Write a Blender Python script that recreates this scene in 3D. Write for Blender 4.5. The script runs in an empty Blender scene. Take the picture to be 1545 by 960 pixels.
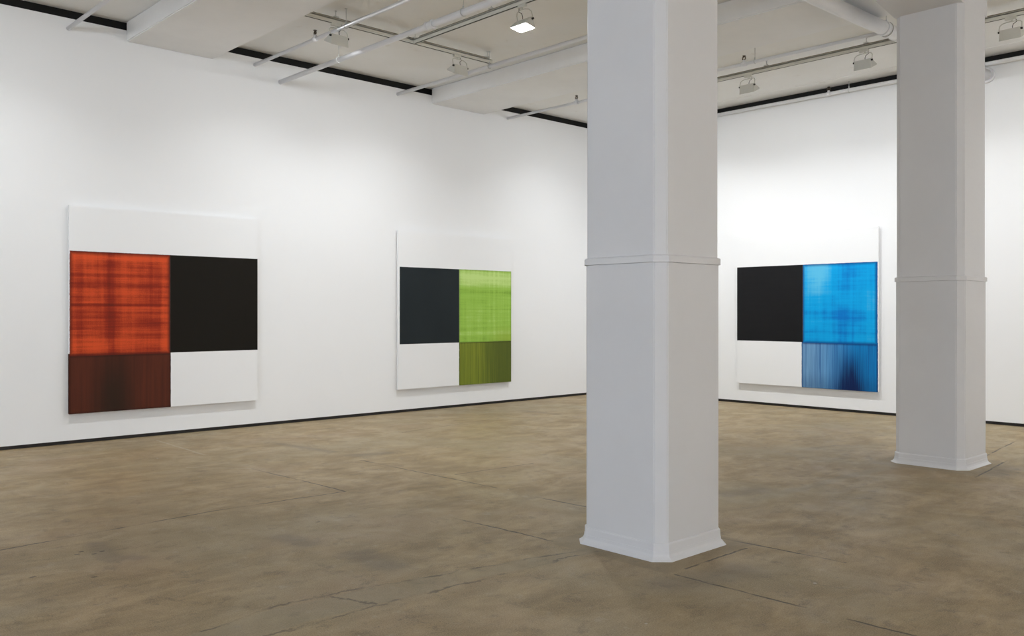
import bpy, bmesh, math, random
from mathutils import Vector, Matrix
random.seed(7)
S = bpy.context.scene
COL = S.collection

# ------------------------------------------------------------------ camera, world, exposure
F_PX, YAW, V0 = 1339.12, 0.814799, 471.36          # focal length and horizon measured in the 1545x960 frame
cd = bpy.data.cameras.new('camera'); cam = bpy.data.objects.new('camera', cd); COL.objects.link(cam)
cd.sensor_fit = 'HORIZONTAL'; cd.sensor_width = 36.0; cd.lens = F_PX / 1545 * 36
cd.shift_y = (V0 - 480) / 1545
cam.location = (0, 0, 1.5)
cam.rotation_euler = (math.pi / 2, 0, YAW - math.pi / 2)
cd.clip_start = .05; cd.clip_end = 100
S.camera = cam
S.view_settings.view_transform = 'Standard'; S.view_settings.look = 'None'
S.view_settings.gamma = 1; S.view_settings.use_curve_mapping = False
S.view_settings.exposure = 0.06
w = bpy.data.worlds.new('daylight'); S.world = w; w.use_nodes = True
w.node_tree.nodes['Background'].inputs[0].default_value = (.62, .76, 1, 1)
w.node_tree.nodes['Background'].inputs[1].default_value = 1.0
GLASS = 126.0            # radiance of the flood lamps' glass
P_WALL, P_BACK, P_ROOM = 14.0, 125.0, 22.0     # watts: lamps on the two walls in view, added unseen ones behind the camera, on the middle track
SPREAD = 112.0
AIM = 21.0              # degrees the flood beams lean from straight down towards their wall
DAY_W = 132.0            # watts of the light added at each made-up west window

def added_window_light(name, loc, rot, sx, sy, power, color):  # area light standing in for daylight at an unseen, added window
    l = bpy.data.lights.new(name, 'AREA'); l.shape = 'RECTANGLE'; l.size = sx; l.size_y = sy
    l.energy = power; l.color = color
    o = bpy.data.objects.new(name, l); o.location = loc; o.rotation_euler = rot; COL.objects.link(o)
XW, YS = -7.0, -6.5            # inner faces of the walls behind the camera
YL, XR = 10.80, 12.83          # inner faces of the two walls in the photograph
ZC = 4.95                      # ceiling
WIN_W = [-2.6, 3.4]  # centres of the added, unseen windows along the west wall
for y in WIN_W:
    added_window_light('added_daylight_west', (XW + .03, y, 2.6), (0, -math.pi / 2, 0), 2.2, 2.6, DAY_W, (.52, .72, 1))

# ------------------------------------------------------------------ shader helpers
def lin(c): return tuple(((v / 255) / 12.92 if v / 255 <= .04045 else ((v / 255 + .055) / 1.055) ** 2.4) for v in c)
class NT:
    def __init__(s, name, rough=.5, spec=.5):
        s.mat = bpy.data.materials.new(name); s.mat.use_nodes = True
        s.t = s.mat.node_tree; s.n = s.t.nodes; s.l = s.t.links
        s.b = s.n['Principled BSDF']; s.b.inputs['Roughness'].default_value = rough
        s.b.inputs['Specular IOR Level'].default_value = spec
    def put(s, sock, v):
        if v is None: return
        if isinstance(v, bpy.types.NodeSocket): s.l.new(v, sock)
        elif isinstance(v, (tuple, list)) and len(v) == 3 and sock.type == 'RGBA': sock.default_value = (*v, 1)
        else: sock.default_value = v
    def m(s, op, a, b=None, c=None, clamp=False):
        k = s.n.new('ShaderNodeMath'); k.operation = op; k.use_clamp = clamp
        for i, v in enumerate((a, b, c)): s.put(k.inputs[i], v)
        return k.outputs[0]
    def xyz(s, kind='Object'):
        k = s.n.new('ShaderNodeTexCoord'); p = s.n.new('ShaderNodeSeparateXYZ'); s.l.new(k.outputs[kind], p.inputs[0])
        return k.outputs[kind], p.outputs[0], p.outputs[1], p.outputs[2]
    def vec(s, x, y, z):
        k = s.n.new('ShaderNodeCombineXYZ'); s.put(k.inputs[0], x); s.put(k.inputs[1], y); s.put(k.inputs[2], z); return k.outputs[0]
    def noise(s, v, scale, detail=3, rough=.5, dist=0):
        k = s.n.new('ShaderNodeTexNoise'); s.put(k.inputs['Vector'], v); k.inputs['Scale'].default_value = scale
        k.inputs['Detail'].default_value = detail; k.inputs['Roughness'].default_value = rough; k.inputs['Distortion'].default_value = dist
        return k.outputs[0]
    def ss(s, v, a, b, lo=0., hi=1.):          # smoothstep remap
        k = s.n.new('ShaderNodeMapRange'); k.interpolation_type = 'SMOOTHSTEP'; s.put(k.inputs[0], v)
        k.inputs[1].default_value = a; k.inputs[2].default_value = b; k.inputs[3].default_value = lo; k.inputs[4].default_value = hi
        return k.outputs[0]
    def mix(s, f, a, b, mode='MIX'):
        k = s.n.new('ShaderNodeMix'); k.data_type = 'RGBA'; k.blend_type = mode; k.clamp_factor = True
        s.put(k.inputs[0], f); s.put(k.inputs[6], a); s.put(k.inputs[7], b); return k.outputs[2]
    def bump(s, h, strength, dist=.01):
        k = s.n.new('ShaderNodeBump'); k.inputs['Strength'].default_value = strength; k.inputs['Distance'].default_value = dist
        s.l.new(h, k.inputs['Height']); s.l.new(k.outputs[0], s.b.inputs['Normal'])
    def base(s, v): s.put(s.b.inputs['Base Color'], v)

def plain(name, c, rough=.5, spec=.5, metal=0, var=.04, scale=3, bump=0, bscale=60):
    t = NT(name, rough, spec); t.b.inputs['Metallic'].default_value = metal
    v, x, y, z = t.xyz()
    n = t.noise(v, scale, 4, .6)
    t.base(t.mix(t.ss(n, .3, .7), c, tuple(k * (1 - var) for k in c)))
    if bump: t.bump(t.noise(v, bscale, 3), bump, .002)
    return t.mat

M = {}
M['wall'] = plain('white_wall_paint', (.89, .895, .905), .75, .3, var=.012, scale=.6)
M['column'] = plain('white_column_paint', (.695, .695, .712), .5, .4, var=.03, scale=1.5, bump=.25, bscale=30)
M['beam'] = plain('white_beam_paint', (.90, .90, .90), .7, .3, var=.05, scale=1.2)
M['pipe'] = plain('white_pipe_enamel', (.80, .80, .815), .32, .5, var=.03, scale=5)
M['cream'] = plain('cream_track_enamel', (.74, .73, .66), .45, .5, var=.03, scale=5)
M['lamp'] = plain('cream_lamp_enamel', (.66, .65, .59), .45, .5, var=.03, scale=5)
M['black'] = plain('black_metal_channel', (.004, .004, .004), .6, .3, var=.1)
M['blackbase'] = plain('black_baseboard_paint', (.012, .011, .012), .45, .5, var=.1)
M['dark'] = plain('dark_slot', (.03, .028, .024), .6, .3)
M['brass'] = plain('dark_brass', (.10, .075, .05), .35, .5, metal=.7)
M['steel'] = plain('painted_steel_rod', (.62, .62, .60), .5, .4)
M['wood'] = plain('pine_stretcher_wood', (.55, .42, .27), .7, .3)

def ceiling_mat():
    t = NT('painted_concrete_ceiling', .8, .2); v, x, y, z = t.xyz('Object')
    a = t.noise(v, .9, 5, .6, .3); b = t.noise(v, 5, 4, .6)
    c = t.mix(t.ss(a, .35, .7), (.89, .885, .865), (.86, .85, .82))
    c = t.mix(t.m('MULTIPLY', t.ss(b, .62, .74), .35), c, (.72, .69, .63))
    t.base(c); t.bump(t.noise(v, 12, 4), .15, .004); return t.mat
M['ceiling'] = ceiling_mat()

def floor_mat():
    t = NT('worn_concrete_floor', .5, .35); v, x, y, z = t.xyz('Object')
    wob = t.m('MULTIPLY', t.m('SUBTRACT', t.noise(v, 1.6, 4, .6), .5), .10)
    wx, wy = t.m('ADD', x, wob), t.m('ADD', y, wob)
    def seg(a, b, wd, soft, px=x, py=y):
        ax, ay = a; bx, by = b; dx, dy = bx - ax, by - ay; L2 = dx * dx + dy * dy
        qx = t.m('SUBTRACT', px, ax); qy = t.m('SUBTRACT', py, ay)
        h = t.m('ADD', t.m('MULTIPLY', qx, dx / L2), t.m('MULTIPLY', qy, dy / L2), clamp=True)
        ex = t.m('SUBTRACT', qx, t.m('MULTIPLY', h, dx)); ey = t.m('SUBTRACT', qy, t.m('MULTIPLY', h, dy))
        d = t.m('SQRT', t.m('ADD', t.m('MULTIPLY', ex, ex), t.m('MULTIPLY', ey, ey)))
        return t.ss(d, wd, wd + soft, 1, 0)
    def union(L):
        r = L[0]
        for k in L[1:]: r = t.m('MAXIMUM', r, k)
        return r
    big = t.noise(v, .55, 5, .6, .6); mid = t.noise(v, 2.1, 6, .65, .5); sm = t.noise(v, 9, 5, .65); fine = t.noise(v, 140, 3, .7); grit = t.noise(v, 55, 2, .6)
    tanc, dark, grey = (.405, .298, .156), (.228, .164, .084), (.30, .243, .145)
    stre = t.noise(t.vec(t.m('MULTIPLY', x, 1.0), t.m('MULTIPLY', y, 2.6), 3.), 2.6, 6, .7, .4)
    c = t.mix(t.ss(t.m('ADD', t.m('MULTIPLY', mid, .45), t.m('MULTIPLY', stre, .55)), .34, .66), tanc, dark)
    c = t.mix(t.m('MULTIPLY', t.ss(big, .42, .66), .65), c, grey)
    warm = t.noise(t.vec(t.m('ADD', x, 31.), y, 0.), .9, 4, .6)
    c = t.mix(t.m('MULTIPLY', t.ss(warm, .5, .7), .5), c, (.33, .235, .14))
    c = t.mix(t.m('MULTIPLY', t.ss(t.noise(v, 5.5, 6, .75, .3), .53, .68), .6), c, (.155, .118, .072))
    c = t.mix(t.m('MULTIPLY', t.ss(sm, .56, .72), .35), c, (.15, .122, .082))
    c = t.mix(t.m('MULTIPLY', t.ss(sm, .42, .30), .30), c, (.42, .36, .27))
    c = t.mix(t.m('MULTIPLY', t.ss(fine, .52, .64), .42), c, (.50, .42, .30))
    c = t.mix(t.m('MULTIPLY', t.ss(fine, .47, .36), .45), c, (.10, .075, .045))
    # trowelled repair strips along the column line, greyer than the slab
    strip = union([seg((.6, 3.75), (2.2, 3.95), .12, .03, wx, wy), seg((2.2, 3.94), (3.2, 3.87), .11, .03, wx, wy), seg((3.2, 3.87), (4.2, 3.72), .06, .04, wx, wy), seg((6.3, 3.84), (8.7, 3.75), .03, .07, wx, wy)])
    c = t.mix(t.m('MULTIPLY', strip, .34), c, (.27, .235, .16))
    # shade round each column foot, painted as a darker square in the floor colour
    def boxm(x0, x1, y0, y1, s=.03):
        q = t.m('MULTIPLY', t.ss(wx, x0, x0 + s), t.ss(wx, x1 - s, x1, 1, 0))
        return t.m('MULTIPLY', q, t.m('MULTIPLY', t.ss(wy, y0, y0 + s), t.ss(wy, y1 - s, y1, 1, 0)))
    c = t.mix(t.m('MULTIPLY', t.m('MAXIMUM', boxm(4.12, 5.12, 3.08, 4.1), boxm(8.65, 9.7, 3.0, 4.0)), .5), c, (.215, .17, .10))
    pit = t.m('MULTIPLY', t.ss(t.noise(v, 22, 4, .7), .66, .72), .55)
    c = t.mix(pit, c, (.12, .09, .055))
    # stains
    st = union([seg((4.0, 2.95), (4.5, 2.85), .02, .22, wx, wy), seg((9.4, 9.71), (9.45, 9.06), .02, .10, wx, wy), seg((3.09, 4.66), (3.07, 4.3), .03, .16, wx, wy), seg((1.98, 6.01), (1.94, 5.56), .02, .09, wx, wy), seg((1.98, 5.60), (2.05, 5.5), .02, .07, wx, wy), seg((5.0, 9.18), (5.13, 8.27), .01, .1, wx, wy),
                seg((8.9, 2.95), (9.4, 2.9), .02, .22, wx, wy), seg((2.95, 5.35), (2.98, 5.1), .02, .12, wx, wy), seg((6.3, 4.1), (6.7, 4.0), .02, .15, wx, wy), seg((5.2, 7.9), (5.5, 7.8), .02, .14, wx, wy)])
    c = t.mix(t.m('MULTIPLY', st, .42), c, (.13, .11, .085))
    # cracks and saw cuts, thin and broken
    br = t.ss(t.noise(v, 2.6, 3, .6), .36, .54)
    w2 = t.m('ADD', t.m('MULTIPLY', wob, .5), t.m('MULTIPLY', t.m('SUBTRACT', t.noise(v, 14, 3, .6), .5), .03))
    cx, cy = t.m('ADD', x, w2), t.m('ADD', y, w2)
    cr = union([seg(a, b, .003, .011, cx, cy) for a, b in [((1.0, 6.24), (2.96, 6.42)), ((2.96, 6.42), (4.08, 6.36)), ((4.03, 7.9), (4.08, 6.36)),
        ((4.13, 5.0), (4.18, 4.05)), ((4.16, 3.05), (4.17, 2.25)), ((4.17, 2.03), (4.2, 1.3)), ((5.06, 7.6), (5.10, 5.6)), ((5.09, 5.1), (5.10, 4.5)),
        ((5.24, 6.32), (6.2, 6.27)), ((5.05, 3.35), (5.1, 2.5)), ((4.3, 3.08), (4.95, 3.08)), ((6.6, 9.0), (8.7, 9.3)), ((9.6, 3.3), (11.4, 3.5)), ((8.6, 2.98), (9.8, 3.1))]])
    crk = t.m('MULTIPLY', cr, t.ss(br, 0, 1, .25, .95))
    c = t.mix(crk, c, (.06, .045, .03))
    dots = union([seg((a, b), (a + .01, b), .006, .01, cx, cy) for a, b in ((1.81, 5.85), (1.89, 5.79), (1.85, 5.90), (1.95, 5.82), (1.72, 5.28), (1.47, 5.52), (3.34, 5.57))])
    c = t.mix(t.m('MULTIPLY', dots, .8), c, (.05, .035, .02))
    edge_wob = t.m('MULTIPLY', t.m('SUBTRACT', t.noise(v, 4.5, 5, .7), .5), .16)
    ex_, ey_ = t.m('ADD', cx, edge_wob), t.m('ADD', cy, edge_wob)
    soft = union([seg(a, b, .003, .014, ex_, ey_) for a, b in [((1.99, 3.78), (3.18, 3.76)), ((3.18, 3.76), (4.2, 3.68)), ((1.8, 4.03), (2.24, 4.11)), ((2.24, 4.11), (2.72, 4.06)), ((2.72, 4.06), (4.17, 3.77)), ((2.50, 4.08), (2.62, 3.8))]])
    c = t.mix(t.m('MULTIPLY', soft, t.ss(t.noise(v, 3.7, 3, .6), .42, .58, .12, .7)), c, (.08, .06, .04))
    # pale scratches and paint chips
    chip = t.ss(t.noise(v, 11, 2, .5), .775, .79)
    c = t.mix(t.m('MULTIPLY', chip, .6), c, (.55, .52, .46))
    sc = union([seg((4.1, 10.4), (4.05, 9.0), .004, .02, cx, cy), seg((3.6, 8.4), (4.03, 7.9), .003, .015, cx, cy)])
    c = t.mix(t.m('MULTIPLY', sc, .35), c, (.52, .47, .38))
    t.base(c)
    t.put(t.b.inputs['Roughness'], t.ss(mid, .3, .7, .46, .62))
    t.bump(t.m('SUBTRACT', t.m('ADD', t.m('MULTIPLY', grit, .5), sm), t.m('MULTIPLY', crk, 1.5)), .18, .004)
    return t.mat
M['floor'] = floor_mat()

# ------------------------------------------------------------------ mesh helpers
def bx(bm, x0, x1, y0, y1, z0, z1, bev=0):
    vs = [bm.verts.new(p) for p in ((x0, y0, z0), (x1, y0, z0), (x1, y1, z0), (x0, y1, z0), (x0, y0, z1), (x1, y0, z1), (x1, y1, z1), (x0, y1, z1))]
    fs = [bm.faces.new([vs[i] for i in f]) for f in ((3, 2, 1, 0), (4, 5, 6, 7), (0, 1, 5, 4), (1, 2, 6, 5), (2, 3, 7, 6), (3, 0, 4, 7))]
    if bev: bmesh.ops.bevel(bm, geom=list({e for f in fs for e in f.edges}), offset=bev, segments=2, affect='EDGES', clamp_overlap=True)
def tube(bm, pts, r, seg=20, cap=True):
    pts = [Vector(p) for p in pts]; rs = r if isinstance(r, (list, tuple)) else [r] * len(pts); rings = []
    d0 = (pts[1] - pts[0]).normalized(); up = Vector((0, 0, 1)) if abs(d0.z) < .9 else Vector((1, 0, 0)); n = d0.cross(up).normalized()
    for i, p in enumerate(pts):
        a = pts[max(i - 1, 0)]; b = pts[min(i + 1, len(pts) - 1)]; d = (b - a)
        d = d.normalized() if d.length > 1e-6 else d0
        n = (n - d * n.dot(d)).normalized(); m = d.cross(n)
        rings.append([bm.verts.new(p + (n * math.cos(k * 2 * math.pi / seg) + m * math.sin(k * 2 * math.pi / seg)) * rs[i]) for k in range(seg)])
    for a, b in zip(rings, rings[1:]):
        for k in range(seg): f = bm.faces.new((a[k], b[k], b[(k + 1) % seg], a[(k + 1) % seg])); f.smooth = True
    if cap: bm.faces.new(rings[0]); bm.faces.new(rings[-1][::-1])
def rings_oct(bm, cx, cy, hx, hy, c, prof, cap=True):
    """stack of chamfered square rings; prof = [(z, offset)]"""
    R = []
    for z, o in prof:
        a, b, k = hx + o, hy + o, c + o * .586
        R.append([bm.verts.new((cx + px, cy + py, z)) for px, py in ((a - k, -b), (a, -b + k), (a, b - k), (a - k, b), (-a + k, b), (-a, b - k), (-a, -b + k), (-a + k, -b))])
    for a, b in zip(R, R[1:]):
        for k in range(8): bm.faces.new((a[k], a[(k + 1) % 8], b[(k + 1) % 8], b[k]))
    if cap: bm.faces.new(R[0][::-1]); bm.faces.new(R[-1])
def obj(name, bm, mat, parent=None, loc=(0, 0, 0)):
    bmesh.ops.recalc_face_normals(bm, faces=bm.faces)
    me = bpy.data.meshes.new(name); bm.to_mesh(me); bm.free()
    for m_ in (mat if isinstance(mat, (list, tuple)) else [mat]): me.materials.append(m_)
    o = bpy.data.objects.new(name, me); o.location = loc; COL.objects.link(o)
    if parent: o.parent = parent
    return o
def B(): return bmesh.new()
def tag(o, label=None, cat=None, group=None, kind=None):
    for k, v in (('label', label), ('category', cat), ('group', group), ('kind', kind)):
        if v: o[k] = v
    return o
def empty(name, loc, rz=0):
    o = bpy.data.objects.new(name, None); o.location = loc; o.rotation_euler = (0, 0, rz); o.empty_display_size = .1; COL.objects.link(o); return o
def struct(name, bm, mat, parent=None, label=None):
    o = obj(name, bm, mat, parent)
    if not parent: tag(o, label, None, None, 'structure')
    return o
def copy_tree(o, parent=None):
    c = o.copy(); COL.objects.link(c); c.parent = parent
    for ch in [k for k in bpy.data.objects if k.parent == o]: copy_tree(ch, c)
    return c

# ------------------------------------------------------------------ the room shell
T = .25
bm = B(); bx(bm, XW - T, XR + T, YS - T, YL + T, -.2, 0); struct('floor', bm, M['floor'], label='worn brown concrete floor with cracks and stains')
bm = B(); bx(bm, XW - T, XR + T, YS - T, YL + T, ZC, ZC + .2); struct('ceiling', bm, M['ceiling'], label='off-white painted concrete ceiling')
WT, BH = 4.845, .041     # top of the white wall lining, height of the black reveal below it
bm = B(); bx(bm, XW, XR + .08, YL, YL + .08, BH, WT); struct('wall_left', bm, M['wall'], label='long white gallery wall with two paintings')
bm = B(); bx(bm, XR, XR + .08, YS, YL, BH, WT); struct('wall_right', bm, M['wall'], label='white gallery wall with the blue painting')
bm = B(); bx(bm, XW, XR + .08, YL + .015, YL + .079, 0, BH); struct('baseboard_left', bm, M['blackbase'], label='low black baseboard strip under the left wall')
bm = B(); bx(bm, XR + .015, XR + .079, YS, YL + .015, 0, BH); struct('baseboard_right', bm, M['blackbase'], label='low black baseboard strip under the right wall')
bm = B(); bx(bm, XW, XR + .08, YL + .05, YL + .12, WT, ZC); bx(bm, XW, XR + .08, YL + .012, YL + .05, WT, WT + .012); struct('trim_1', bm, M['black'], label='black metal channel between left wall and ceiling')
bm = B(); bx(bm, XR + .05, XR + .12, YS, YL + .05, WT, ZC); bx(bm, XR + .012, XR + .05, YS, YL + .012, WT, WT + .012); struct('trim_2', bm, M['black'], label='black metal channel between right wall and ceiling')
bm = B(); bx(bm, 12.45, XR + .04, YS, YL, ZC - .006, ZC); struct('trim_3', bm, M['ceiling'], label='shallow plaster step in the ceiling along the right wall')
# walls behind the camera; the west windows are unseen and added for daylight
def wall_with_added_windows(name, axis, c0, a0, a1, centres, hw):
    bm = B()
    def piece(s0, s1, z0, z1):
        if axis == 'x': bx(bm, c0 - T, c0, s0, s1, z0, z1)
        else: bx(bm, s0, s1, c0 - T, c0, z0, z1)
    z0, z1 = 1.3, 3.9
    piece(a0, a1, 0, z0); piece(a0, a1, z1, ZC)
    e = [a0] + [v for c in centres for v in (c - hw, c + hw)] + [a1]
    for i in range(0, len(e), 2): piece(e[i], e[i + 1], z0, z1)
    struct(name, bm, M['wall'])
wall_with_added_windows('wall_west', 'x', XW, YS, YL, WIN_W, 1.3)
bm = B(); bx(bm, XW, XR, YS - T, YS, 0, ZC); struct('wall_south', bm, M['wall'], label='white wall behind the camera')
fr = plain('grey_added_window_steel', (.35, .36, .37), .5)
wi = 0
for axis, cs, c0 in (('x', WIN_W, XW),):
    for c in cs:
        wi += 1; bm = B()
        def piece(s0, s1, z0, z1):
            if axis == 'x': bx(bm, c0 - .16, c0 - .1, s0, s1, z0, z1)
            else: bx(bm, s0, s1, c0 - .16, c0 - .1, z0, z1)
        for k in range(5): piece(c - 1.3 + k * .6375, c - 1.25 + k * .6375, 1.3, 3.9)
        for k in range(4): piece(c - 1.3, c + 1.3, 1.3 + k * .85, 1.35 + k * .85)
        struct('added_window_%d' % wi, bm, fr)  # frame of a made-up window behind the camera

def beam(x0, label):
    bm = B(); bx(bm, x0, x0 + 1.07, YS, YL, 4.712, ZC, .012)
    o = struct('ceiling_beam', bm, M['beam'], label=label)
beam(3.895, 'wide white ceiling beam nearest the left edge of the view')
beam(8.48, 'wide white ceiling beam above the far column')
beam(-.70, 'wide white ceiling beam over the camera')

# ------------------------------------------------------------------ columns
def column(x0, y0, wd, label, bcap):
    cx, cy, h = x0 + wd / 2, y0 + wd / 2, wd / 2; c = .06
    r = empty('column', (cx, cy, 0)); tag(r, label, 'column', 'square white columns')
    def part(name, prof, off=0):
        bm = B(); rings_oct(bm, 0, 0, h, h, c, prof)
        bmesh.ops.bevel(bm, geom=[e for e in bm.edges if abs(e.verts[0].co.z - e.verts[1].co.z) > .3], offset=.006, segments=2, affect='EDGES')
        return obj(name, bm, M['column'], r)
    part('lower_shaft', [(.10, 0), (1.81, 0)])
    part('upper_shaft', [(1.84, -.006), (4.447, -.006)])
    part('band_moulding', [(1.803, 0), (1.806, .012), (1.842, .012), (1.846, .009), (1.852, -.006)])
    part('base_moulding', [(0, .046), (.004, .045), (.012, .032), (.022, .021), (.036, .015), (.055, .013), (.057, .011), (.094, .010), (.100, .007), (.104, 0)])
    # bracket under the beam: same depth as the column, as wide as the beam, bottom rising a little outwards
    bm = B(); xl, xr = bcap[0] - cx, bcap[1] - cx; hh = h - .006
    P = [(xl, 4.515), (-h + .006, 4.447), (h - .006, 4.447), (h - .006, 4.712), (xl, 4.712)]
    lo = [bm.verts.new((p[0], -hh, p[1])) for p in P]; hi = [bm.verts.new((p[0], hh, p[1])) for p in P]
    bm.faces.new(lo); bm.faces.new(hi[::-1])
    for k in range(5): bm.faces.new((lo[k], lo[(k + 1) % 5], hi[(k + 1) % 5], hi[k]))
    obj('bracket', bm, M['column'], r)
column(4.31, 3.26, .66, 'nearer and larger white square column with chamfered corners and a band at mid height', (3.9, 4.97))
column(8.87, 3.185, .66, 'farther white square column, right of the blue painting, with a bracket under the beam', (8.46, 9.53))

# ------------------------------------------------------------------ paintings
def canvas_mat(name, fields):
    t = NT(name, .6, .15); v, x, y, z = t.xyz('Object')      # local: x across from the left edge, z up from the lower edge
    n1 = t.noise(v, 14, 4, .6); n2 = t.noise(v, 40, 3, .6)
    jit = t.m('ADD', t.m('MULTIPLY', t.m('SUBTRACT', n1, .5), .012), t.m('MULTIPLY', t.m('SUBTRACT', n2, .5), .006))
    c = fields(t, x, z, jit)
    wv = t.n.new('ShaderNodeTexWave'); t.put(wv.inputs['Vector'], v); wv.inputs['Scale'].default_value = 60; wv.inputs['Distortion'].default_value = 2
    t.base(c); t.bump(t.m('ADD', t.noise(t.vec(t.m('MULTIPLY', x, 6.), 0., z), 30, 3), t.noise(t.vec(x, 0., t.m('MULTIPLY', z, 6.)), 30, 3)), .10, .002)
    return t.mat
WHITE = (.885, .89, .90)
def band(t, s, c, w, a):       # soft dark stripe of depth a at coordinate c
    return t.m('MULTIPLY', t.ss(t.m('ABSOLUTE', t.m('SUBTRACT', s, c)), 0, w, 1, 0), a)
def region(t, x, z, jit, x0, x1, z0, z1, e=.003):
    xx, zz = t.m('ADD', x, jit), t.m('ADD', z, t.m('MULTIPLY', jit, .5))
    a = t.m('MULTIPLY', t.ss(xx, x0 - e, x0 + e), t.ss(xx, x1 - e, x1 + e, 1, 0))
    return t.m('MULTIPLY', a, t.m('MULTIPLY', t.ss(zz, z0 - e, z0 + e), t.ss(zz, z1 - e, z1 + e, 1, 0)))
def edge(t, x, z, x0, x1, z0, z1, w):      # 1 at the rim of a field, 0 inside
    d = t.m('MINIMUM', t.m('MINIMUM', t.m('SUBTRACT', x, x0), t.m('SUBTRACT', x1, x)), t.m('MINIMUM', t.m('SUBTRACT', z, z0), t.m('SUBTRACT', z1, z)))
    return t.ss(d, 0, w, 1, 0)
def addall(t, L):
    r = L[0]
    for k in L[1:]: r = t.m('ADD', r, k)
    return r
def streaks(t, x, z, sx, sz, seed, detail=4):
    return t.noise(t.vec(t.m('MULTIPLY', x, sx), seed, t.m('MULTIPLY', z, sz)), 1, detail, .6)
PW, PH = 2.31, 2.372
def red_fields(t, x, z, jit):
    zt, zm, xm = .782 * PH, .276 * PH, PW / 2
    c = WHITE
    hz = streaks(t, x, z, .8, 22, 3.); vt = streaks(t, x, z, 14, .5, 9.); fine = streaks(t, x, z, 80, 80, 1., 2); cloud = streaks(t, x, z, 2.2, 3, 5.)
    k = addall(t, [.17, t.m('MULTIPLY', t.m('SUBTRACT', hz, .40), 1.1), t.m('MULTIPLY', t.m('SUBTRACT', vt, .5), .7), t.m('MULTIPLY', t.m('SUBTRACT', fine, .5), .35), t.m('MULTIPLY', t.m('SUBTRACT', cloud, .45), .7),
                   band(t, z, 1.24, .03, .35), band(t, z, 1.33, .02, .2), band(t, z, 1.59, .03, .2), band(t, z, 1.47, .05, .15), band(t, x, .46, .16, .22), band(t, x, .44, .03, .1), band(t, x, .95, .16, .14), band(t, x, .10, .1, .1), band(t, z, 1.05, .25, .12), band(t, z, 1.80, .12, -.18), band(t, z, .78, .1, -.15), band(t, x, 1.08, .08, -.12)])
    r = t.mix(t.ss(k, 0, .7), lin((218, 84, 42)), lin((142, 44, 27)))
    r = t.mix(t.ss(k, .55, 1.2), r, lin((92, 33, 24)))
    r = t.mix(t.m('MULTIPLY', edge(t, x, z, .0, xm, zm, zt, .055), .9), r, lin((88, 32, 24)))
    v2 = streaks(t, x, z, 26, .8, 21.); c2 = streaks(t, x, z, 1.6, 1.2, 8.)
    low = t.mix(t.ss(v2, .3, .7), lin((92, 46, 32)), lin((78, 40, 29)))
    dk = t.m('MULTIPLY', t.m('ADD', band(t, x, .50, .38, .9), t.m('MULTIPLY', t.m('SUBTRACT', c2, .5), .5)), t.ss(z, .75, .2, .5, 1))
    low = t.mix(t.m('MAXIMUM', dk, 0.), low, lin((46, 35, 27)))
    low = t.mix(t.m('MULTIPLY', edge(t, x, z, .0, xm + .01, 0, zm, .03), .6), low, lin((48, 22, 17)))
    c = t.mix(region(t, x, z, jit, -.01, xm + .006, -.05, zm + .03), c, low)
    c = t.mix(region(t, x, z, jit, .006, xm, zm, zt), c, r)
    c = t.mix(region(t, x, z, t.m('MULTIPLY', jit, .3), xm, PW + .05, .280 * PH, zt), c, lin((25, 22, 17)))
    return t.mix(t.m('MULTIPLY', t.m('MULTIPLY', t.ss(z, zt, zt + .002, 1, 0), t.ss(t.m('ABSOLUTE', t.m('SUBTRACT', x, xm)), 0, .012, 1, 0)), .8), c, lin((40, 20, 15)))
def green_fields(t, x, z, jit):
    zt, zm, xm = .772 * PH, .285 * PH, .512 * PW
    hz = streaks(t, x, z, 1.0, 26, 33.); vt = streaks(t, x, z, 20, .6, 39.); fine = streaks(t, x, z, 70, 70, 31., 2); cloud = streaks(t, x, z, 2.0, 3, 35.)
    k = addall(t, [t.m('MULTIPLY', t.m('SUBTRACT', hz, .5), .8), t.m('MULTIPLY', t.m('SUBTRACT', vt, .5), .8), t.m('MULTIPLY', t.m('SUBTRACT', fine, .5), .35), t.m('MULTIPLY', t.m('SUBTRACT', cloud, .5), .6), .42,
                   band(t, z, 1.70, .22, -.55), band(t, z, 1.60, .03, -.12), band(t, z, 1.48, .10, .16), band(t, z, .82, .05, -.35), band(t, x, 1.75, .2, .12), band(t, z, 1.2, .02, .15)])
    g = t.mix(t.ss(k, -.2, .45), lin((198, 226, 138)), lin((156, 198, 82)))
    g = t.mix(t.ss(k, .4, 1.), g, lin((112, 154, 50)))
    g = t.mix(t.m('MULTIPLY', t.ss(z, 1.0, .7, 0, 1), t.ss(x, 1.7, 2.2, 0, .6)), g, lin((150, 172, 58)))
    g = t.mix(t.m('MULTIPLY', edge(t, x, z, xm, PW, zm, zt, .03), .45), g, lin((88, 120, 40)))
    v2 = streaks(t, x, z, 30, .8, 51.)
    low = t.mix(t.ss(v2, .3, .7), lin((132, 142, 50)), lin((106, 120, 42)))
    low = t.mix(t.ss(t.m('ADD', x, t.m('MULTIPLY', v2, .5)), 1.7, 2.3, 0, .8), low, lin((80, 92, 40)))
    low = t.mix(t.m('MULTIPLY', edge(t, x, z, xm, PW + .01, -.03, zm, .03), .7), low, lin((60, 66, 28)))
    c = t.mix(region(t, x, z, jit, xm - .003, PW + .05, -.05, zm + .03), WHITE, low)
    c = t.mix(region(t, x, z, jit, xm, PW + .05, zm, zt), c, g)
    dkc = t.mix(streaks(t, x, z, 2, 1, 7.), lin((40, 47, 50)), lin((32, 38, 41)))
    return t.mix(region(t, x, z, t.m('MULTIPLY', jit, .3), .03, xm, .285 * PH, zt), c, dkc)
BW, BHT = 2.37, 2.43
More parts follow.
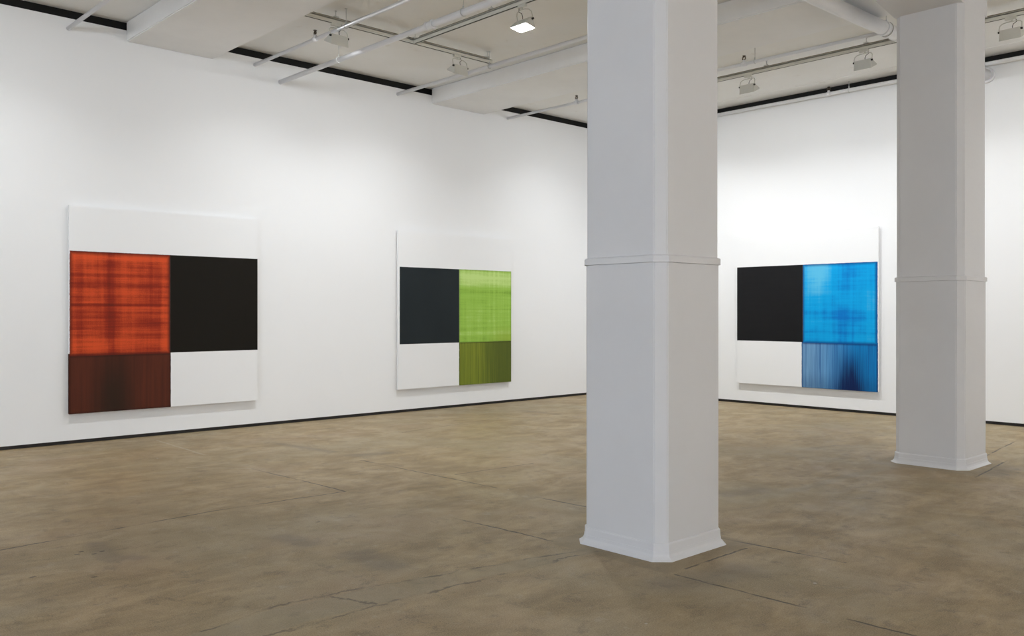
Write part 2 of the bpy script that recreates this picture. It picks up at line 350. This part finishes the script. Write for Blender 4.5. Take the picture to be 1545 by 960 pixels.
def blue_fields(t, x, z, jit):
    zt, zm, xm = .786 * BHT, .286 * BHT, .497 * BW
    hz = streaks(t, x, z, .9, 20, 63.); vt = streaks(t, x, z, 16, .5, 69.); fine = streaks(t, x, z, 60, 60, 61., 2); cloud = streaks(t, x, z, 2.0, 2.6, 65.)
    k = addall(t, [t.m('MULTIPLY', t.m('SUBTRACT', hz, .5), .8), t.m('MULTIPLY', t.m('SUBTRACT', vt, .5), .8), t.m('MULTIPLY', t.m('SUBTRACT', fine, .5), .15), t.m('MULTIPLY', t.m('SUBTRACT', cloud, .5), .9), .38,
                   band(t, z, 1.13, .14, .16), band(t, z, 1.16, .02, .12), band(t, x, 1.85, .34, .28), band(t, z, 1.28, .02, .1), band(t, z, .86, .05, .15), t.m('MULTIPLY', band(t, x, 1.42, .32, 1.), t.ss(z, 1.25, 1.7, 0, -.6))])
    b = t.mix(t.ss(k, -.25, .4), lin((92, 190, 232)), lin((4, 164, 230)))
    b = t.mix(t.ss(k, .35, 1.), b, lin((2, 114, 200)))
    b = t.mix(t.m('MULTIPLY', edge(t, x, z, xm, BW - .02, zm, zt, .05), .85), b, lin((10, 62, 134)))
    v2 = streaks(t, x, z, 110, .9, 81., 3); v3 = streaks(t, x, z, 12, .4, 85.)
    low = t.mix(t.ss(x, xm, xm + .9), lin((124, 170, 208)), lin((16, 130, 198)))
    low = t.mix(t.m('MULTIPLY', t.ss(t.m('ADD', v2, t.m('MULTIPLY', v3, .5)), .6, 1.0), .8), low, lin((18, 78, 146)))
    dk = t.m('MULTIPLY', t.m('ADD', band(t, x, 1.94, .36, 1.0), t.ss(z, .30, 0, 0, .35)), t.m('MULTIPLY', t.ss(z, .72, .2), t.ss(v2, .25, .6, .4, 1)))
    low = t.mix(t.m('MULTIPLY', dk, 1.1, clamp=True), low, lin((14, 36, 84)))
    low = t.mix(t.m('MULTIPLY', edge(t, x, z, xm - .02, BW - .01, -.02, zm, .035), .75), low, lin((14, 50, 106)))
    c = t.mix(region(t, x, z, jit, xm - .02, BW - .006, -.05, zm + .03), WHITE, low)
    c = t.mix(region(t, x, z, jit, xm, BW - .012, zm, zt), c, b)
    dkc = t.mix(streaks(t, x, z, 1.5, 14, 7.), lin((30, 30, 32)), lin((24, 24, 26)))
    return t.mix(region(t, x, z, t.m('MULTIPLY', jit, .3), -.05, xm, .290 * BHT, zt), c, dkc)

def painting(loc, rz, wd, ht, mat, label):
    r = empty('painting', loc, rz); tag(r, label, 'painting', 'square abstract paintings on the gallery walls')
    bm = B(); bx(bm, 0, wd, 0, .036, 0, ht, .004)           # front face towards local -Y
    obj('canvas', bm, mat, r)
    bm = B(); s = .05
    for a in ((.02, wd - .02, .036, .055, .02, .02 + s), (.02, wd - .02, .036, .055, ht - .02 - s, ht - .02), (.02, .02 + s, .036, .055, .02 + s, ht - .02 - s), (wd - .02 - s, wd - .02, .036, .055, .02 + s, ht - .02 - s)): bx(bm, *a)
    obj('stretcher_frame', bm, M['wood'], r)
    return r
painting((3.242, YL - .056, .344), 0, PW, PH, canvas_mat('red_orange_and_black_paint', red_fields), 'square painting with glowing red-orange field, brown base and black field, at left')
painting((7.805, YL - .056, .347), 0, PW, PH, canvas_mat('green_and_slate_paint', green_fields), 'square painting with lime green field, olive base and dark slate field')
painting((XR - .056, 8.125, .331), -math.pi / 2, BW, BHT, canvas_mat('blue_and_black_paint', blue_fields), 'square painting with bright blue streaked field and black field on the right wall')

# ------------------------------------------------------------------ ceiling pipes
def flange(bm, p, ax, r, L):
    d = Vector((0, 1, 0)) if ax == 'y' else Vector((1, 0, 0)); p = Vector(p)
    tube(bm, [p - d * L / 2, p - d * L / 2 + d * .002, p + d * L / 2 - d * .002, p + d * L / 2], [r * .97, r, r, r * .97], 24)
def sprinkler(parent, p, up=1):
    """tee, frame and deflector standing on a pipe; p = pipe centre"""
    bm = B(); x, y, z = p
    tube(bm, [(x, y - .035, z), (x, y + .035, z)], .031, 18)
    tube(bm, [(x, y, z), (x, y, z + .052 * up)], [.022, .018], 14)
    s = obj('sprinkler_tee', bm, M['pipe'], parent)
    bm = B(); z1 = z + .052 * up
    for sg in (-1, 1): tube(bm, [(x, y + sg * .008, z1), (x, y + sg * .024, z1 + .016 * up), (x, y + sg * .020, z1 + .036 * up), (x, y, z1 + .050 * up)], .0065, 8)
    tube(bm, [(x, y, z1), (x, y, z1 + .050 * up)], .005, 8)
    tube(bm, [(x, y, z1 + .050 * up), (x, y, z1 + .056 * up)], .022, 14)
    obj('sprinkler_head', bm, M['brass'], parent)
def hanger(parent, p, r, ax='y'):
    bm = B(); x, y, z = p
    n = 20; d = .008
    pts = [(x + math.cos(a) * (r + .004), y, z + math.sin(a) * (r + .004)) if ax == 'y' else (x, y + math.cos(a) * (r + .004), z + math.sin(a) * (r + .004)) for a in [k * 2 * math.pi / n for k in range(n + 1)]]
    tube(bm, pts, .005, 8)
    tube(bm, [(x, y, z + r), (x, y, z + r + .03)], .009, 10)
    tube(bm, [(x, y, z + r + .02), (x, y, ZC)], .004, 8)
    tube(bm, [(x, y, ZC - .008), (x, y, ZC)], .016, 12)
    obj('pipe_hanger', bm, M['steel'], parent)
def run(name, label, cat, pts, r, mat='pipe', group=None):
    bm = B(); tube(bm, pts, r, 24); o = obj(name, bm, M[mat]); tag(o, label, cat, group); return o
G = 'ceiling pipes'
Y1 = YL - .001
p0 = run('ceiling_pipe', 'slim white ceiling pipe entering the left wall at the far left', 'pipe', [(3.25, Y1, 4.727), (3.25, -3.5, 4.727)], .023, group=G)
hanger(p0, (3.25, 6.2, 4.727), .023)
pA = run('ceiling_pipe', 'slim white ceiling pipe with a sprinkler, just right of the first ceiling beam', 'pipe', [(5.54, Y1, 4.75), (5.54, -3.5, 4.75)], .022, group=G)
sprinkler(pA, (5.54, 9.29, 4.75)); hanger(pA, (5.54, 8.62, 4.75), .022)
pC = run('ceiling_pipe', 'thick white ceiling pipe with flanges and a bright lit patch below the first floodlight', 'pipe', [(5.91, Y1, 4.59), (5.91, 7.54, 4.59), (5.91, 7.53, 4.59), (5.91, -3.5, 4.59)], [.031, .031, .037, .037], group=G)
bm = B(); flange(bm, (5.91, 7.60, 4.59), 'y', .047, .03); flange(bm, (5.91, 7.50, 4.59), 'y', .050, .03); flange(bm, (5.91, 7.55, 4.59), 'y', .041, .1); obj('pipe_coupling', bm, M['pipe'], pC)
hanger(pC, (5.91, 9.36, 4.59), .031); hanger(pC, (5.91, 7.0, 4.59), .037)
pD = run('ceiling_pipe', 'white ceiling pipe running along the side of the beam, behind the second floodlight', 'pipe', [(7.84, Y1, 4.755), (7.84, -3.5, 4.755)], .025, group=G)
hanger(pD, (7.84, 8.75, 4.755), .025); 
pE = run('ceiling_pipe', 'slim white ceiling pipe with two sprinklers, beyond the far beam, passing behind the near column', 'pipe', [(10.085, Y1, 4.728), (10.085, 4.345, 4.715)], .021, group=G)
sprinkler(pE, (10.085, 9.25, 4.727)); sprinkler(pE, (10.085, 6.31, 4.72)); hanger(pE, (10.085, 6.15, 4.72), .021)
pW = run('ceiling_pipe', 'slim white pipe running close along the top of the right wall', 'pipe', [(12.73, YL - .02, 4.812), (12.73, -3.5, 4.812)], .028, group=G)
sprinkler(pW, (12.73, 6.50, 4.812)); hanger(pW, (12.73, 6.18, 4.812), .028)
pB = run('drain_pipe', 'widest white ceiling pipe, running from the far beam to the right wall', 'pipe', [(5.0, 4.3, 4.57), (8.3, 4.3, 4.600), (9.96, 4.3, 4.632), (XR - .002, 4.3, 4.68)], .076, group=G)
for px, pz, pr, pl in ((9.66, 4.625, .083, .05), (9.97, 4.632, .082, .02), (XR - .03, 4.68, .105, .055)):
    bm = B(); flange(bm, (px, 4.3, pz), 'x', pr, pl); obj('pipe_coupling', bm, M['pipe'], pB)
hanger(pB, (9.74, 4.3, 4.627), .076, 'x')

# ------------------------------------------------------------------ lighting tracks
def track(label, p, q, rods):
    """p, q: ends in plan; body hangs on rods from the ceiling"""
    r = empty('lighting_track', (p[0], p[1], 4.80)); tag(r, label, 'lighting track', 'lighting tracks under the ceiling')
    L = math.hypot(q[0] - p[0], q[1] - p[1]); r.rotation_euler = (0, 0, math.atan2(q[1] - p[1], q[0] - p[0]))
    bm = B(); bx(bm, 0, L, -.02, -.013, 0, .05, .001); bx(bm, 0, L, .013, .02, 0, .05, .001); bx(bm, 0, L, -.02, .02, .038, .055, .001)
    obj('rail', bm, M['cream'], r)
    bm = B(); bx(bm, 0, L, -.013, .013, .002, .038); obj('conductor_slot', bm, M['dark'], r)
    bm = B(); bx(bm, -.012, 0, -.021, .021, 0, .055, .002); obj('end_cap', bm, M['cream'], r)
    bm = B(); bx(bm, L, L + .012, -.021, .021, 0, .055, .002); obj('end_cap', bm, M['cream'], r)
    bm = B(); bx(bm, .1, L - .05, -.013, .013, .0555, .070); obj('mounting_channel', bm, M['brown'], r)
    for s in rods:
        bm = B(); tube(bm, [(s, 0, .07), (s, 0, ZC - 4.80)], .0045, 8); bx(bm, s - .03, s + .03, -.024, .024, .070, .085, .002); tube(bm, [(s, 0, ZC - 4.808), (s, 0, ZC - 4.80)], .014, 12)
        obj('hanging_rod', bm, M['steel'], r)
M['brown'] = plain('brown_grey_steel_channel', (.30, .27, .22), .6, .3)
track('cream lighting track parallel to the left wall, carrying two floodlights', (5.10, 8.77), (7.88, 8.77), (.40, 1.53, 2.72))
track('cream lighting track beside the thick pipe, carrying the glowing floodlight', (6.61, 8.745), (6.61, 0.5), (1.4, 3.4, 5.4, 7.6))
track('cream lighting track parallel to the right wall, carrying three floodlights', (10.87, 8.70), (10.87, -.9), (.2, 2.25, 3.65, 5.6, 7.3))
track('added unseen cream lighting track on the left wall side in the bay over the camera', (.5, 8.77), (3.75, 8.77), (.4, 2.8))  # out of view, added to carry an extra wall lamp

# ------------------------------------------------------------------ floodlights
def glow_mat():
    m = bpy.data.materials.new('lit_lamp_glass'); m.use_nodes = True; n = m.node_tree.nodes; b = n['Principled BSDF']
    b.inputs['Base Color'].default_value = (.9, .9, .88, 1); b.inputs['Emission Color'].default_value = (.955, .98, 1, 1); b.inputs['Emission Strength'].default_value = GLASS
    return m
M['glow'] = glow_mat()
def make_lamp(tilt=0):
    r = empty('floodlight', (0, 0, 4.80))
    BT = [(-.105, -.07, -.142), (.105, -.07, -.142)]; BB = [(-.112, -.07, -.262), (.112, -.07, -.262)]
    TB = [(-.122, .068, -.199), (.122, .068, -.199)]; TT = [(-.122, .066, -.184), (.122, .066, -.184)]
    bm = B(); V = {k: [bm.verts.new(p) for p in L] for k, L in dict(a=BT, b=BB, c=TB, d=TT, e=[(-.105, -.035, -.138), (.105, -.035, -.138)]).items()}
    bm.faces.new((V['a'][0], V['a'][1], V['b'][1], V['b'][0]))
    bm.faces.new((V['a'][0], V['e'][0], V['e'][1], V['a'][1])); bm.faces.new((V['e'][0], V['d'][0], V['d'][1], V['e'][1]))
    bm.faces.new((V['d'][0], V['c'][0], V['c'][1], V['d'][1]))
    for k in (0, 1): bm.faces.new((V['a'][k], V['b'][k], V['c'][k], V['d'][k], V['e'][k]))
    h = obj('housing', bm, M['lamp'], r); s = h.modifiers.new('thick', 'SOLIDIFY'); s.thickness = .004; s.offset = -1
    bm = B(); e = .010
    q = []
    for (px, py, pz) in (BB[0], BB[1], TB[1], TB[0]):
        q.append(Vector((px * .93, -.064 + (py + .07) * .93, pz + .008)))
    vs = [bm.verts.new(p) for p in q]; f = bm.faces.new(vs)
    g = obj('glass', bm, M['glow'], r)
    l = bpy.data.lights.new('flood_beam', 'AREA'); l.shape = 'RECTANGLE'; l.size = .20; l.size_y = .11; l.color = (.955, .98, 1); l.spread = math.radians(SPREAD)
    lo = bpy.data.objects.new('flood_beam', l); lo.location = (0, -.001, -.236); lo.rotation_euler = (math.radians(AIM), 0, 0); lo.parent = r; COL.objects.link(lo)
    mt = Matrix.Translation((0, -.055, -.165)) @ Matrix.Rotation(tilt, 4, 'X') @ Matrix.Translation((0, .055, .165))    # the head swings in its yoke
    h.data.transform(mt); g.data.transform(mt); lo.matrix_local = mt @ (Matrix.Translation(lo.location) @ Matrix.Rotation(math.radians(AIM), 4, 'X'))
    bm = B(); P = [(-.110, -.055, -.165), (-.116, -.05, -.13), (-.112, -.035, -.085), (-.09, -.02, -.062), (-.05, -.01, -.052), (0, 0, -.048), (.05, -.01, -.052), (.09, -.02, -.062), (.112, -.035, -.085), (.116, -.05, -.13), (.110, -.055, -.165)]
    tube(bm, P, .006, 8); obj('yoke', bm, M['lamp'], r)
    for sg in (-1, 1):
        bm = B(); tube(bm, [(sg * .105, -.055, -.16), (sg * .125, -.055, -.16)], .012, 12); obj('pivot_knob', bm, M['dark'], r)
    bm = B(); bx(bm, -.07, .05, -.017, .017, -.03, 0, .003); tube(bm, [(0, 0, -.03), (0, 0, -.055)], .011, 12); obj('track_adapter', bm, M['cream'], r)
    bm = B(); tube(bm, [(.04, 0, -.028), (.055, -.012, -.06), (.02, -.02, -.085), (.015, -.03, -.115), (.02, -.035, -.14)], .0035, 8); obj('cord', bm, M['dark'], r)
    return r
GL = 'cream floodlights on the lighting tracks'
first = make_lamp()
lamps = [
 ((5.51, 8.77), 0, 'cream floodlight with its back to us, above the bright patch on the thick pipe'),
 ((7.31, 8.77), 0, 'cream floodlight at the end of the track beside the second beam'),
 ((6.61, 6.86), math.pi / 2, 'floodlight showing its glowing white face towards the camera'),
 ((10.87, 6.72), -math.pi / 2, 'small cream floodlight just right of the near column, above the blue painting'),
 ((10.87, 5.07), -math.pi / 2, 'cream floodlight just left of the far column'),
 ((10.87, 3.385), -math.pi / 2, 'cream floodlight right of the far column at the edge of the view'),
 ((10.87, 8.30), -math.pi / 2, 'cream floodlight behind the near column, facing the right wall'),
 ((10.75, 8.77), 0, 'cream floodlight behind the near column, facing the left wall'),
 ((10.87, 1.3), -math.pi / 2, 'added unseen cream floodlight past the right edge of the view, nearest it'),  # this and the three below are unseen, added to light the walls
 ((10.87, -0.5), -math.pi / 2, 'added unseen cream floodlight past the right edge of the view, farther along the track'),
 ((-1.7, 8.77), 0, 'added unseen cream floodlight past the left edge of the view, nearer the windows'),
 ((2.3, 8.77), 0, 'added unseen cream floodlight above the top left of the view'),
]
back = [(-2.5, -4.4, math.pi, 'near the added window wall'), (1.8, -4.4, math.pi, 'just left of its middle'), (6.6, -4.4, math.pi, 'just right of its middle'), (11.2, -4.4, math.pi, 'near the right wall'),
        (-5.0, -3.5, math.pi / 2, 'at its left end'), (-5.0, .4, math.pi / 2, 'between the two added windows'), (-5.0, 5.6, math.pi / 2, 'at its right end')]  # unseen lamps with tracks, added to brighten the room from behind the camera
for x, y, rz, wh in back:
    lamps.append(((x, y), rz, 'added unseen cream floodlight over the %s, %s' % ('wall behind the camera' if rz == math.pi else 'added window wall', wh)))
    d = (.6, 0) if rz == math.pi else (0, .6)
    track('added unseen short cream lighting track over the %s, %s' % ('wall behind the camera' if rz == math.pi else 'added window wall', wh), (x - d[0], y - d[1]), (x + d[0], y + d[1]), (.2, 1.0))
track('short cream lighting track behind the near column, parallel to the left wall', (10.2, 8.77), (11.3, 8.77), (.2, .9))
track('added unseen short cream lighting track above the left wall beyond the left edge of the view', (-2.3, 8.77), (-1.1, 8.77), (.2, 1.0))  # out of view, added for the extra lamp on the left
beams = {}
GAIN = {0: .76, 1: .95, 3: .92, 4: .92, 5: .6, 6: 1.1, 7: .7, 8: .7, 9: 1.1, 11: .85}    # lamps dimmed or turned up one by one
for i, ((x, y), rz, lab) in enumerate(lamps):
    o = first if i == 0 else (make_lamp(math.radians(-16)) if i == 2 else copy_tree(first))
    o.location = (x, y, 4.80); o.rotation_euler = (0, 0, rz); tag(o, lab, 'floodlight', GL)
    for ch in o.children:
        if ch.type == 'LIGHT':
            P = P_ROOM if i == 2 else (P_WALL if i < 12 else P_BACK)
            k = P * GAIN.get(i, 1)
            if k not in beams:
                beams[k] = ch.data.copy(); beams[k].energy = k
                if P == P_BACK: beams[k].color = (1, .985, .95)
            ch.data = beams[k]
